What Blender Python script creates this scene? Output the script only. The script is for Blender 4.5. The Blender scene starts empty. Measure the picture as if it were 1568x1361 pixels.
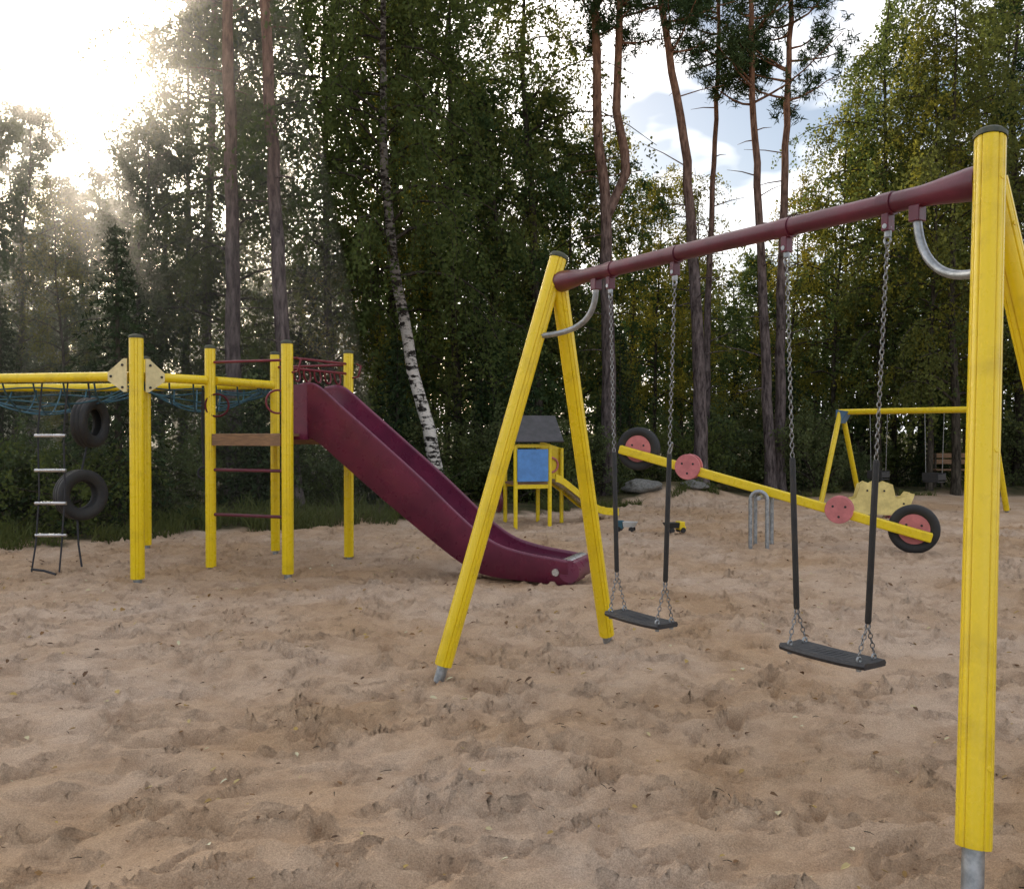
import bpy, math, random
import numpy as np
from mathutils import Vector, Matrix
R_=math.radians
scene=bpy.context.scene
rng=np.random.default_rng(7)
random.seed(7)
V=Vector

# ------------------------------------------------------------------ materials
def ramp2(nt,fac,c1,c2,lo,hi):
    r=nt.nodes.new('ShaderNodeValToRGB'); r.color_ramp.elements[0].position=lo; r.color_ramp.elements[1].position=hi
    r.color_ramp.elements[0].color=(*c1,1); r.color_ramp.elements[1].color=(*c2,1)
    nt.links.new(fac,r.inputs[0]); return r.outputs[0]
def mixc(nt,fac,a,b,bt='MIX'):
    m=nt.nodes.new('ShaderNodeMix'); m.data_type='RGBA'; m.blend_type=bt
    for s,v in ((m.inputs[0],fac),(m.inputs[6],a),(m.inputs[7],b)):
        if isinstance(v,(int,float)): s.default_value=v
        elif isinstance(v,tuple): s.default_value=(*v,1)
        else: nt.links.new(v,s)
    return m.outputs[2]
def noise(nt,scale,detail=4,rough=.55,vec=None,mapscale=None,coord='Object'):
    n=nt.nodes.new('ShaderNodeTexNoise'); n.inputs['Scale'].default_value=scale; n.inputs['Detail'].default_value=detail; n.inputs['Roughness'].default_value=rough
    if vec is None:
        t=nt.nodes.new('ShaderNodeTexCoord'); vec=t.outputs[coord]
    if mapscale:
        m=nt.nodes.new('ShaderNodeMapping'); m.inputs['Scale'].default_value=mapscale; nt.links.new(vec,m.inputs[0]); vec=m.outputs[0]
    nt.links.new(vec,n.inputs[0]); return n.outputs[0]
def newmat(name):
    m=bpy.data.materials.new(name); m.use_nodes=True; nt=m.node_tree
    return m,nt,nt.nodes['Principled BSDF']
def mat(name,col,col2=None,rough=.5,metal=0,scale=6,lo=.4,hi=.65,bump=0,bscale=80,mapscale=None,spec=.5):
    m,nt,b=newmat(name)
    c2=col2 or tuple(c*.72 for c in col)
    n=noise(nt,scale,6,.65,mapscale=mapscale)
    nt.links.new(ramp2(nt,n,c2,col,lo,hi),b.inputs['Base Color'])
    b.inputs['Metallic'].default_value=metal
    n2=noise(nt,scale*3,4)
    r=nt.nodes.new('ShaderNodeMapRange'); r.inputs[3].default_value=max(rough-.12,.05); r.inputs[4].default_value=min(rough+.15,1)
    nt.links.new(n2,r.inputs[0]); nt.links.new(r.outputs[0],b.inputs['Roughness'])
    b.inputs['Specular IOR Level'].default_value=spec
    if bump:
        bn=nt.nodes.new('ShaderNodeBump'); bn.inputs['Strength'].default_value=bump; bn.inputs['Distance'].default_value=.01
        nt.links.new(noise(nt,bscale,5,mapscale=mapscale),bn.inputs['Height']); nt.links.new(bn.outputs[0],b.inputs['Normal'])
    return m
YEL=mat('yellow_paint',(.78,.57,.012),(.58,.41,.014),rough=.28,scale=5,lo=.22,hi=.48,bump=.08,bscale=50)
MAR=mat('maroon_paint',(.12,.016,.035),(.08,.011,.024),rough=.34,scale=5,bump=.1)
SLD=mat('maroon_fibreglass',(.165,.025,.060),(.115,.020,.048),rough=.28,scale=3,bump=.06)
RED=mat('red_plate',(.60,.19,.19),(.45,.14,.14),rough=.5,scale=7)
RBR=mat('red_steel',(.17,.010,.022),rough=.4)
CREAM=mat('cream_plate',(.74,.63,.33),(.55,.47,.24),rough=.5,scale=8)
BOAT=mat('pale_yellow_plastic',(.80,.65,.24),(.6,.48,.17),rough=.5,scale=8)
GALV=mat('galvanised_steel',(.42,.44,.46),(.25,.27,.28),rough=.42,metal=.75,scale=20)
CHR=mat('chain_steel',(.36,.37,.38),(.16,.16,.16),rough=.38,metal=.9,scale=60)
STEEL=mat('bare_steel',(.65,.65,.66),(.5,.5,.5),rough=.28,metal=.9,scale=10)
RUB=mat('black_rubber',(.011,.012,.014),(.02,.019,.018),rough=.6,scale=12,bump=.2,bscale=150)
SEAT=mat('seat_rubber',(.014,.015,.020),(.026,.026,.028),rough=.5,scale=14,bump=.3,bscale=200)
CAP=mat('dark_green_cap',(.03,.04,.025),(.06,.06,.03),rough=.6,scale=30)
WOOD=mat('weathered_wood',(.30,.17,.08),(.16,.09,.05),rough=.7,scale=4,mapscale=(2,2,30),bump=.2)
BLUE=mat('blue_panel',(.10,.29,.66),(.08,.22,.5),rough=.5)
ROOF=mat('grey_roof',(.075,.07,.075),(.05,.05,.05),rough=.7)
ROPE=mat('blue_rope',(.04,.12,.16),(.025,.07,.10),rough=.8)
DROPE=mat('dark_rope',(.03,.03,.035),rough=.8)
ROCK=mat('granite',(.23,.22,.205),(.10,.10,.09),rough=.85,scale=9,bump=.6,bscale=14)
WHITE=mat('toy_white',(.6,.6,.58),rough=.5)
TBLUE=mat('steel_blue',(.12,.22,.35),rough=.4)

def diffmat(name):
    m=bpy.data.materials.new(name); m.use_nodes=True; nt=m.node_tree; nt.nodes.remove(nt.nodes['Principled BSDF'])
    d=nt.nodes.new('ShaderNodeBsdfDiffuse'); return m,nt,d,nt.nodes['Material Output']
def leafmat(name,ca,cb,cc,tr,tfac=.42,occ=.6):
    m,nt,d,out=diffmat(name)
    g=nt.nodes.new('ShaderNodeNewGeometry'); oi=nt.nodes.new('ShaderNodeObjectInfo')
    c=mixc(nt,g.outputs['Random Per Island'],ca,cb)
    mu=nt.nodes.new('ShaderNodeMath'); mu.operation='MULTIPLY'; mu.inputs[1].default_value=occ; nt.links.new(oi.outputs['Random'],mu.inputs[0])
    c=mixc(nt,mu.outputs[0],c,cc); nt.links.new(c,d.inputs[0])
    if tfac==0:
        nt.links.new(d.outputs[0],out.inputs[0]); return m
    t=nt.nodes.new('ShaderNodeBsdfTranslucent'); nt.links.new(mixc(nt,mu.outputs[0],tr,(cc[0]*1.7,cc[1]*1.6,cc[2])),t.inputs[0])
    mx=nt.nodes.new('ShaderNodeMixShader'); mx.inputs[0].default_value=tfac
    nt.links.new(d.outputs[0],mx.inputs[1]); nt.links.new(t.outputs[0],mx.inputs[2]); nt.links.new(mx.outputs[0],out.inputs[0]); return m
LB=leafmat('birch_leaves',(.040,.068,.026),(.090,.118,.044),(.12,.125,.04),(.14,.19,.05),.38)
LD=leafmat('alder_leaves',(.028,.058,.028),(.066,.105,.048),(.085,.105,.04),(.08,.14,.042),.38)
LY=leafmat('autumn_birch_leaves',(.085,.105,.026),(.19,.175,.036),(.22,.18,.03),(.27,.27,.045))
LP=leafmat('pine_needles',(.022,.050,.024),(.05,.085,.038),(.06,.08,.03),(.04,.07,.03),0)
LS=leafmat('spruce_needles',(.018,.038,.020),(.040,.064,.030),(.04,.05,.02),(.03,.05,.02),0)
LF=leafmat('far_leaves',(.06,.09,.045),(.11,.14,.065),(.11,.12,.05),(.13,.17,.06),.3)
GR=leafmat('grass_blades',(.05,.085,.025),(.11,.135,.05),(.13,.12,.05),(.12,.17,.04),.25)

def barkmat(name,kind):
    m,nt,b,out=diffmat(name); nt.links.new(b.outputs[0],out.inputs[0])
    tc=nt.nodes.new('ShaderNodeTexCoord'); sp=nt.nodes.new('ShaderNodeSeparateXYZ'); nt.links.new(tc.outputs['Object'],sp.inputs[0])
    if kind=='pine':
        n=noise(nt,5,4,.7,mapscale=(3,3,.7))
        lo=ramp2(nt,n,(.035,.028,.028),(.17,.14,.135),.35,.65)
        hi=ramp2(nt,n,(.10,.052,.034),(.30,.165,.10),.35,.65)
        mr=nt.nodes.new('ShaderNodeMapRange'); mr.inputs[1].default_value=5.0; mr.inputs[2].default_value=10.5; nt.links.new(sp.outputs[2],mr.inputs[0])
        c=mixc(nt,mr.outputs[0],lo,hi)
    elif kind=='birch':
        n=noise(nt,4,4,.7,mapscale=(1.2,1.2,2.6))
        a=ramp2(nt,n,(.025,.022,.02),(.60,.56,.51),.44,.52); b2=ramp2(nt,n,(.03,.026,.022),(.20,.18,.16),.44,.56)
        mr=nt.nodes.new('ShaderNodeMapRange'); mr.inputs[1].default_value=2.2; mr.inputs[2].default_value=4.6; nt.links.new(sp.outputs[2],mr.inputs[0])
        c=mixc(nt,mr.outputs[0],a,b2)
    else:
        n=noise(nt,6,3,.7,mapscale=(3,3,.7))
        c=ramp2(nt,n,(.025,.022,.018),(.11,.095,.075),.35,.7)
    nt.links.new(c,b.inputs[0])
    bn=nt.nodes.new('ShaderNodeBump'); bn.inputs['Strength'].default_value=.7; bn.inputs['Distance'].default_value=.04
    nt.links.new(n,bn.inputs['Height']); nt.links.new(bn.outputs[0],b.inputs['Normal'])
    return m
BP=barkmat('pine_bark','pine'); BB=barkmat('birch_bark','birch'); BD=barkmat('dark_bark','dark')

# ------------------------------------------------------------------ numpy mesh tools
def np_mesh(name,verts,quads,mats,midx,smooth=None):
    me=bpy.data.meshes.new(name)
    nv=len(verts); nf=len(quads)
    me.vertices.add(nv); me.vertices.foreach_set('co',np.ascontiguousarray(verts,dtype=np.float32).ravel())
    me.loops.add(nf*4); me.loops.foreach_set('vertex_index',np.ascontiguousarray(quads,dtype=np.int32).ravel())
    me.polygons.add(nf); me.polygons.foreach_set('loop_start',np.arange(0,nf*4,4,dtype=np.int32))
    me.polygons.foreach_set('loop_total',np.full(nf,4,dtype=np.int32))
    for m in mats: me.materials.append(m)
    me.polygons.foreach_set('material_index',np.asarray(midx,dtype=np.int32))
    if smooth is not None: me.polygons.foreach_set('use_smooth',smooth)
    me.update(calc_edges=True); return me
class Acc:
    def __init__(s): s.v=[];s.q=[];s.m=[];s.sm=[];s.n=0
    def add(s,v,q,mi,sm):
        s.v.append(v); s.q.append(q+s.n); s.n+=len(v); s.m.append(np.full(len(q),mi)); s.sm.append(np.full(len(q),sm))
    def tube(s,pts,rad,n,mi):
        pts=np.asarray(pts,float); rad=np.asarray(rad,float)
        t=np.gradient(pts,axis=0); t/=np.linalg.norm(t,axis=1)[:,None]+1e-9
        ref=np.zeros_like(t); ref[:]=(1,0,0) if abs(t[0,2])>.7 else (0,0,1)
        a=np.cross(t,ref); a/=np.linalg.norm(a,axis=1)[:,None]+1e-9; b=np.cross(t,a)
        th=np.linspace(0,2*np.pi,n,endpoint=False)
        v=pts[:,None,:]+rad[:,None,None]*(a[:,None,:]*np.cos(th)[None,:,None]+b[:,None,:]*np.sin(th)[None,:,None])
        k=len(pts); i=np.arange(k-1)[:,None]*n; j=np.arange(n)[None,:]; j2=(j+1)%n
        q=np.stack([i+j,i+j2,i+n+j2,i+n+j],-1).reshape(-1,4)
        s.add(v.reshape(-1,3),q,mi,True)
    def leaves(s,c,size,rg,mi,asp=.6,droop=0.0):
        n=len(c); a=rg.normal(size=(n,3)); a[:,2]-=droop; a/=np.linalg.norm(a,axis=1)[:,None]
        b=np.cross(a,rg.normal(size=(n,3))); b/=np.linalg.norm(b,axis=1)[:,None]+1e-9
        sz=(size*rg.uniform(.65,1.3,n))[:,None]*.5
        v=np.stack([c-a*sz,c+b*sz*asp,c+a*sz,c-b*sz*asp],1).reshape(-1,3)
        q=np.arange(n*4).reshape(n,4); s.add(v,q,mi,False)
    def mesh(s,name,mats):
        return np_mesh(name,np.concatenate(s.v),np.concatenate(s.q),mats,np.concatenate(s.m),np.concatenate(s.sm))
def link(name,me,loc=(0,0,0),rot=(0,0,0),sc=1,parent=None):
    o=bpy.data.objects.new(name,me); scene.collection.objects.link(o); o.location=loc; o.rotation_euler=rot
    o.scale=(sc,sc,sc) if isinstance(sc,(int,float)) else sc
    if parent: o.parent=parent
    return o

# ------------------------------------------------------------------ trees
def path_at(pp,z):
    pp=np.asarray(pp,float); return np.array([np.interp(z,pp[:,2],pp[:,0]),np.interp(z,pp[:,2],pp[:,1]),z])
def broadleaf(name,seed,H,z0,R,droop,nb,nt_,nl,ls,leaf,bark,r0=.13,pp=None):
    rg=np.random.default_rng(seed); A=Acc()
    if pp is None:
        zz=np.linspace(0,H,7); pp=np.stack([np.cumsum(rg.normal(0,.16,7))*np.linspace(0,1,7),np.cumsum(rg.normal(0,.16,7))*np.linspace(0,1,7),zz],1)
    zz=np.linspace(-.2,H,26); P=np.array([path_at(pp,z) for z in zz]); P[:,:2]+=rg.normal(0,.012,(26,2))
    A.tube(P,r0*(1-np.clip(zz/H,0,1)*.9)*(1+.5*np.exp(-np.clip(zz+.2,0,9)*4)),10,0)
    L=[]
    for i in range(nb):
        f=(i+rg.random())/nb; z=z0+(H-z0)*f
        ln=R*(math.sin(math.pi*min(1,.22+.75*f))**.8)*rg.uniform(.5,1.2)+.25
        az=i*2.4+rg.normal(0,.5); d=np.array([math.cos(az),math.sin(az),0])
        rise=rg.uniform(.35,.9)
        s=np.linspace(0,1,6)[:,None]
        b0=path_at(pp,min(z,H)-.05)
        pt=b0+d*ln*s+np.array([0,0,1])*(rise*ln*s-droop*ln*s**2)+np.cumsum(rg.normal(0,.05,(6,3)),0)*s
        A.tube(pt,np.linspace(.035*(1-f)+.012,.006,6),4,2)
        for j in range(nt_):
            t=rg.uniform(.2,1); k=t*5; ii=min(int(k),4); p0=pt[ii]+(pt[ii+1]-pt[ii])*(k-ii)
            td=rg.normal(size=3)*.8+d*.5; td[2]-=droop*1.6; td/=np.linalg.norm(td)
            tl=rg.uniform(.35,.95)*(1+droop*.6)
            sag=np.array([0,0,-1])*droop*tl*.9
            q=np.linspace(0,1,3)[:,None]; tp=p0+td*tl*q+sag*q**2
            if j%3==0: A.tube(tp,np.linspace(.006,.003,3),3,2)
            u=rg.random((nl,1))**.8; c=p0+td*tl*u+sag*u**2+rg.normal(0,.075,(nl,3))
            L.append(c)
    A.leaves(np.concatenate(L),ls,rg,1,.62,droop*.8)
    return A.mesh(name,[bark,leaf,BD])
def pine(name,seed,pp,r0,z0,nb=24,R=1.9,forks=None,snags=14,H=None):
    rg=np.random.default_rng(seed); A=Acc(); H=H or pp[-1][2]
    zz=np.linspace(-.2,H,30); P=np.array([path_at(pp,z) for z in zz]); P[:,:2]+=rg.normal(0,.012,(30,2))
    A.tube(P,r0*(1-np.clip(zz/H,0,1)*.72)*(1+.45*np.exp(-np.clip(zz+.2,0,9)*3)),12,0)
    stems=[pp]
    if forks:
        fk=np.array(forks,float); zz2=np.linspace(fk[0,2],fk[-1,2],18); P2=np.array([path_at(fk,z) for z in zz2])
        A.tube(P2,np.linspace(r0*.62,r0*.3,18),10,0); stems.append(forks)
    for i in range(snags):
        z=rg.uniform(2.5,z0); az=rg.uniform(0,6.28); l=rg.uniform(.3,1.3); b=path_at(pp,z); d=np.array([math.cos(az),math.sin(az),rg.uniform(-.3,.4)])
        A.tube([b,b+d*l*.5+[0,0,.03],b+d*l],[.018,.012,.004],4,0)
    C=[]
    for sidx,st in enumerate(stems):
        for i in range(nb):
            f=(i+rg.random())/nb; z=z0+(st[-1][2]-z0)*f; az=rg.uniform(0,6.28)
            ln=R*(1-.65*f**2)*rg.uniform(.5,1.1); d=np.array([math.cos(az),math.sin(az),0]); b0=path_at(st,z)
            s=np.linspace(0,1,6)[:,None]; pt=b0+d*ln*s+np.array([0,0,1])*(ln*.1*s+ln*.25*s**2)+np.cumsum(rg.normal(0,.06,(6,3)),0)*s
            A.tube(pt,np.linspace(.035,.008,6),5,0)
            for j in range(17):
                t=rg.uniform(.35,1); k=t*5; ii=min(int(k),4); p=pt[ii]+(pt[ii+1]-pt[ii])*(k-ii)
                c=p+rg.normal(0,.18,3)+np.array([0,0,.1]); C.append(np.repeat(c[None],24,0)+rg.normal(0,.07,(24,3)))
    C=np.concatenate(C); A.leaves(C,.20,rg,1,.14,-.4)
    return A.mesh(name,[BP,LP])
def spruce(name,seed,H,R):
    rg=np.random.default_rng(seed); A=Acc(); A.tube([[0,0,-.1],[.02,0,H*.5],[0,.02,H]],[.05*H/3,.03*H/3,.006],6,0); L=[]
    nw=int(H*5)
    for w in range(nw):
        f=w/nw; z=.15+(H-.2)*f
        for k in range(6):
            az=k*1.05+w*.7+rg.normal(0,.2); ln=R*(1-f)**.8*rg.uniform(.6,1.15)+.08; d=np.array([math.cos(az),math.sin(az),0])
            s=np.linspace(0,1,4)[:,None]; pt=np.array([0,0,z])+d*ln*s+np.array([0,0,1])*(-.15*ln*s-.2*ln*s**2+.15*ln*s**3)
            A.tube(pt,[.012,.009,.006,.003],3,0)
            n=int(26*ln/R)+8; u=rg.random((n,1)); side=np.cross(d,[0,0,1])
            c=np.array([0,0,z])+d*ln*u+np.array([0,0,1])*(-.15*ln*u-.2*ln*u**2)+side*rg.normal(0,.14,(n,1))*(1.1-u)+rg.normal(0,.03,(n,3)); L.append(c)
    A.leaves(np.concatenate(L),.17,rg,1,.3,.3); return A.mesh(name,[BD,LS])

birchM=[broadleaf('birch_a',11,14,2.4,2.5,.75,46,12,44,.098,LB,BD),
        broadleaf('birch_b',12,16,3.4,2.7,.85,48,12,44,.098,LB,BD,.15)]
alderM=[broadleaf('alder_a',21,12,1.5,2.4,.25,38,12,46,.12,LD,BD),
        broadleaf('alder_b',22,15,3.0,2.9,.3,40,12,50,.12,LD,BD,.16)]
yelM=broadleaf('autumn_birch',31,13,3.0,1.9,.6,32,10,34,.095,LY,BD,.09)
shrubM=[broadleaf('shrub_a',41,2.4,.15,1.3,.15,20,8,34,.095,LF,BD,.03),
        broadleaf('shrub_b',42,1.5,.1,1.0,.1,16,7,32,.09,LB,BD,.02)]
spruceM=[spruce('spruce_a',51,4.2,1.35),spruce('spruce_b',52,6.5,1.9)]

# ------------------------------------------------------------------ ground
def vnoise(x,y,s,seed):
    r=np.random.default_rng(seed); T=r.random((257,257)); x=x/s+1000; y=y/s+1000
    xi=np.floor(x).astype(int); yi=np.floor(y).astype(int); fx=x-xi; fy=y-yi; fx=fx*fx*(3-2*fx); fy=fy*fy*(3-2*fy)
    a=T[xi%256,yi%256]; b=T[(xi+1)%256,yi%256]; c=T[xi%256,(yi+1)%256]; d=T[(xi+1)%256,(yi+1)%256]
    return (a*(1-fx)+b*fx)*(1-fy)+(c*(1-fx)+d*fx)*fy-.5
EX=[-400,-40,-9,-6,-3,0,3,8,14,40,400]; EY=[6,7,10.8,12.6,14.8,17.0,20.0,21.8,22.3,23,23]
def edge(x): return np.interp(x,EX,EY)
def coarse(x,y):
    h=.10*vnoise(x,y,3.1,1)+.045*vnoise(x,y,.9,2)
    h=h+.42*np.exp(-((x-3.5)**2/2.2+(y-20.6)**2/.8))
    fm=np.clip((y-edge(x)+.2)/1.2,0,1); return h+fm*(.12+.35*vnoise(x,y,2.3,9))
def hz(x,y): return float(coarse(np.array([[float(x)]]),np.array([[float(y)]]))[0,0])
xf=np.arange(-9,9,.022); xs=np.concatenate([-np.geomspace(400,9.3,40),xf,np.geomspace(9.1,400,44)])
ys=[1.7]
while ys[-1]<20: ys.append(ys[-1]+.011+.0034*(ys[-1]-1.7))
ys=np.concatenate([-np.geomspace(300,.5,24),np.linspace(0,1.6,12),np.array(ys),np.geomspace(20.3,60,60),np.geomspace(65,600,20)])
X,Y=np.meshgrid(xs,ys,indexing='ij')
hh=coarse(X,Y)
sandm=1-np.clip((Y-edge(X)+.3)/.6,0,1)
wx=X+.34*vnoise(X,Y,.8,31)+.12*vnoise(X,Y,.22,33); wy=Y+.34*vnoise(X,Y,.8,32)+.12*vnoise(X,Y,.22,34)
near=((np.abs(X)<9.2)&(Y>0)&(Y<20.5)).astype(float)
det=.042*vnoise(wx,wy*1.7,.36,3)+.036*vnoise(wx*.8,wy*1.9,.17,4)+.022*vnoise(wx*.8,wy*1.5,.08,5)+.007*vnoise(X,Y,.035,6)
det-= .055*np.abs(vnoise(wx*.55,wy*2.1,.24,8))
det+= .17*np.clip(.17-np.abs(vnoise(wx*.34,wy*1.25,.18,18)),0,1)*(.5+vnoise(X,Y,.6,19))*1.5
det+= .13*np.clip(.17-np.abs(vnoise(wx*.5+3,wy*1.7,.12,28)),0,1)*(.5+vnoise(X,Y,.4,29))
hh=hh+det*near*sandm
for i in range(5000):
    y0=2+18*random.random()**1.1; x0=random.uniform(-8.6,8.6)
    th=random.gauss(.25,.8); a=random.uniform(.07,.17); b=random.uniform(.028,.055); dp=random.uniform(.015,.045)
    i0,i1=np.searchsorted(xs,[x0-a*2.2,x0+a*2.2]); j0,j1=np.searchsorted(ys,[y0-a*2.2,y0+a*2.2])
    sx=X[i0:i1,j0:j1]-x0; sy=Y[i0:i1,j0:j1]-y0; u=sx*math.cos(th)+sy*math.sin(th); v=-sx*math.sin(th)+sy*math.cos(th)
    q=np.sqrt((u/a)**2+(v/b)**2)
    hh[i0:i1,j0:j1]+=(-dp*(1/(1+np.exp((q-1)*15)))*(.75+.25*np.sin(u*70))+dp*.65*np.exp(-((q-1.26)/.19)**2)*(1+.6*np.sin(th*3+u*25)))*sandm[i0:i1,j0:j1]
nx,ny=X.shape; idx=np.arange(nx*ny).reshape(nx,ny)
q=np.stack([idx[:-1,:-1],idx[1:,:-1],idx[1:,1:],idx[:-1,1:]],-1).reshape(-1,4)
gm,nt,b=newmat('sand_and_forest_floor')
at=nt.nodes.new('ShaderNodeAttribute'); at.attribute_name='forest'
sand=ramp2(nt,noise(nt,.45,3,.6),(.50,.345,.215),(.59,.455,.345),.38,.62)
c=mixc(nt,.65,sand,ramp2(nt,noise(nt,3.5,6,.75),(.70,.64,.59),(1.0,1.0,1.0),.34,.56),'MULTIPLY')
c=mixc(nt,.8,c,ramp2(nt,noise(nt,150,3,.8),(.60,.57,.54),(1.14,1.12,1.1),.35,.62),'MULTIPLY')
vo=nt.nodes.new('ShaderNodeTexVoronoi'); vo.inputs['Scale'].default_value=16; tc=nt.nodes.new('ShaderNodeTexCoord'); nt.links.new(tc.outputs['Object'],vo.inputs[0])
spk=ramp2(nt,vo.outputs['Distance'],(1,1,1),(0,0,0),.05,.11)
sel=nt.nodes.new('ShaderNodeMath'); sel.operation='MULTIPLY'; nt.links.new(spk,sel.inputs[0])
nt.links.new(ramp2(nt,noise(nt,1.1,2),(0,0,0),(1,1,1),.5,.62),sel.inputs[1])
sandc=mixc(nt,sel.outputs[0],c,(.12,.08,.055))
floor_=ramp2(nt,noise(nt,2.2,5,.7),(.035,.040,.016),(.11,.085,.045),.4,.65)
nt.links.new(mixc(nt,at.outputs['Fac'],sandc,floor_),b.inputs['Base Color'])
b.inputs['Roughness'].default_value=.95; b.inputs['Specular IOR Level'].default_value=.15
bn=nt.nodes.new('ShaderNodeBump'); bn.inputs['Strength'].default_value=.95; bn.inputs['Distance'].default_value=.025
nt.links.new(noise(nt,32,5,.75),bn.inputs['Height']); nt.links.new(bn.outputs[0],b.inputs['Normal'])
gme=np_mesh('ground',np.stack([X,Y,hh],-1).reshape(-1,3),q,[gm],np.zeros(len(q)),np.ones(len(q),bool))
fa=gme.attributes.new('forest','FLOAT','POINT')
fm=np.clip((Y-edge(X)+.9*vnoise(X,Y,.7,12)+.5*vnoise(X,Y,.25,13)+.1)/.45,0,1); fa.data.foreach_set('value',fm.astype(np.float32).ravel())
link('sand_ground',gme)

# ------------------------------------------------------------------ place trees
def put(name,me,x,y,sc=1,rz=None,z=None):
    return link(name,me,(x,y,(hz(x,y) if z is None else z)-.05),(0,0,random.uniform(0,6.28) if rz is None else rz),sc)
def pineat(seed,x,y,pp,r0,z0,**k):
    link('pine_tree',pine('pine_%d'%seed,seed,pp,r0,z0,**k),(x,y,hz(x,y)-.05))
pineat(101,-5.30,17.0,[(0,0,-1),(-.02,0,5),(-.10,0,9.5),(0,.1,16)],.17,10.6)
pineat(102,-3.95,16.4,[(0,0,-1),(-.30,0,3.6),(-.42,0,6),(-.60,0,9.5),(-.7,.1,16)],.16,10.6)
pineat(103,2.30,21.0,[(0,0,-1),(.0,0,3),(-.10,0,5.4),(-.06,0,6.8),(-.27,0,8.2),(-.32,0,10),(-.35,0,15)],.19,10.6,forks=[(-.06,0,6.6),(.38,0,7.6),(.34,0,8.3),(.15,.05,8.9),(.2,.1,10.2),(.35,.1,15)])
pineat(104,4.50,21.0,[(0,0,-1),(-.10,0,3),(-.40,0,7.8),(-.98,0,11.2),(-1.3,0,15)],.17,10.0)
pineat(105,5.05,23.5,[(0,0,-1),(.15,0,6),(.35,0,11),(.4,0,16)],.11,10.2,R=1.5)
pineat(106,6.45,22.0,[(0,0,-1),(-.25,0,5),(-.55,0,10),(-.6,0,15)],.145,9.4)
pineat(107,6.75,22.4,[(0,0,-1),(.0,0,5),(.15,0,10),(.3,0,15)],.15,9.4)
pineat(110,14.2,23,[(0,0,-1),(.1,0,6),(-.2,0,9),(-.2,0,14)],.17,8.2,R=2.3)
pineat(111,-7.6,22,[(0,0,-1),(.1,0,6),(.3,0,11),(.2,0,16)],.14,9.6,R=2.1)
bm=broadleaf('leaning_birch',61,14.5,4.6,2.7,.85,46,13,46,.098,LB,BB,.15,pp=[(0,0,-1),(0,0,0),(-.22,0,1.3),(-.62,0,2.8),(-.98,0,4.8),(-1.2,0,7),(-1.2,0,14.5)])
link('birch_tree',bm,(-1.42,18.2,hz(-1.42,18.2)-.03))
def T(name,me,px,d,sc): put(name,me,px*d,d,sc)
# (tangent of bearing, distance, scale)
for px,d,sc in [(-.20,20.5,1.0),(-.135,21.5,1.05),(-.06,21,.95),(-.32,20,.98),(.41,24,.95),(.50,22,.92),(.57,24,1.0),(.03,23,1.0),(-.37,22,.9)]:
    T('birch_tree',birchM[random.randrange(2)],px,d,sc)
for px,d,sc in [(-.56,21,.60),(-.50,24,.66),(-.43,20,.55),(-.62,19,.66),(-.46,26,.70),(-.54,27,.72),(-.395,21.5,.72),(-.25,24,1.0),(-.10,25,1.05),(.02,24.5,.90),(.07,25,.78),(.38,27,.85),(.46,26,.85),(.53,26,.95),(.13,29,.64),(.19,30,.58),(.28,29,.60),(-.70,18,.8),(.66,24,1.0),(-.02,22,.82)]:
    T('alder_tree',alderM[random.randrange(2)],px,d,sc)
for px,d,sc in [(.21,27,.72),(.16,28,.75),(.36,25,.85),(.47,22.5,.9),(.11,25,.8),(-.15,21,.9),(.43,26,1.0),(.31,26,.68),(-.50,20,.55),(.55,24.5,.9)]:
    T('autumn_birch_tree',yelM,px,d,sc)
for i in range(13):
    px=-.72+1.44*(i+random.random())/13; d=random.uniform(30,36)
    s=random.uniform(.65,.85) if px>-.35 else random.uniform(.62,.74)
    if .1<px<.34: s=.55
    T(['birch_tree','alder_tree'][i%2],(birchM,alderM)[i%2][random.randrange(2)],px,d,s)
for i in range(17):
    px=-.7+1.42*(i+random.random())/17; x0=px*20; d=max(float(edge(x0))+2.2,0)+random.uniform(0,5)
    T('spruce_tree',spruceM[i%2],px,d,random.uniform(.5,.9))
for i in range(44):
    px=-.72+1.44*(i+random.random())/44; lf=1.0 if px<-.2 else 0
    d=float(edge(px*17))+random.uniform(1.2+1.1*lf,4.5+lf)
    T('shrub',shrubM[i%2],px,d,random.uniform(.4,1.0-.15*lf))

# distant mass of trees: one object
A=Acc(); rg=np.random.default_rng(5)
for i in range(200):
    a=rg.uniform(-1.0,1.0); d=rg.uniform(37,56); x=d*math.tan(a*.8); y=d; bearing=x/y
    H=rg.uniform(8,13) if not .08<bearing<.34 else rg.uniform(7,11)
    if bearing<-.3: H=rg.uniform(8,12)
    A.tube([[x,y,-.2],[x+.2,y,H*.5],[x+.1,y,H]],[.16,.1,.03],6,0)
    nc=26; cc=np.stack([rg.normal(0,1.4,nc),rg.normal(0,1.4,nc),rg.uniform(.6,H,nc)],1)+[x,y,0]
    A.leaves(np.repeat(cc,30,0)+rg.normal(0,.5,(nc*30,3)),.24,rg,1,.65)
link('distant_trees',A.mesh('distant_trees',[BD,LF]))

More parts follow.
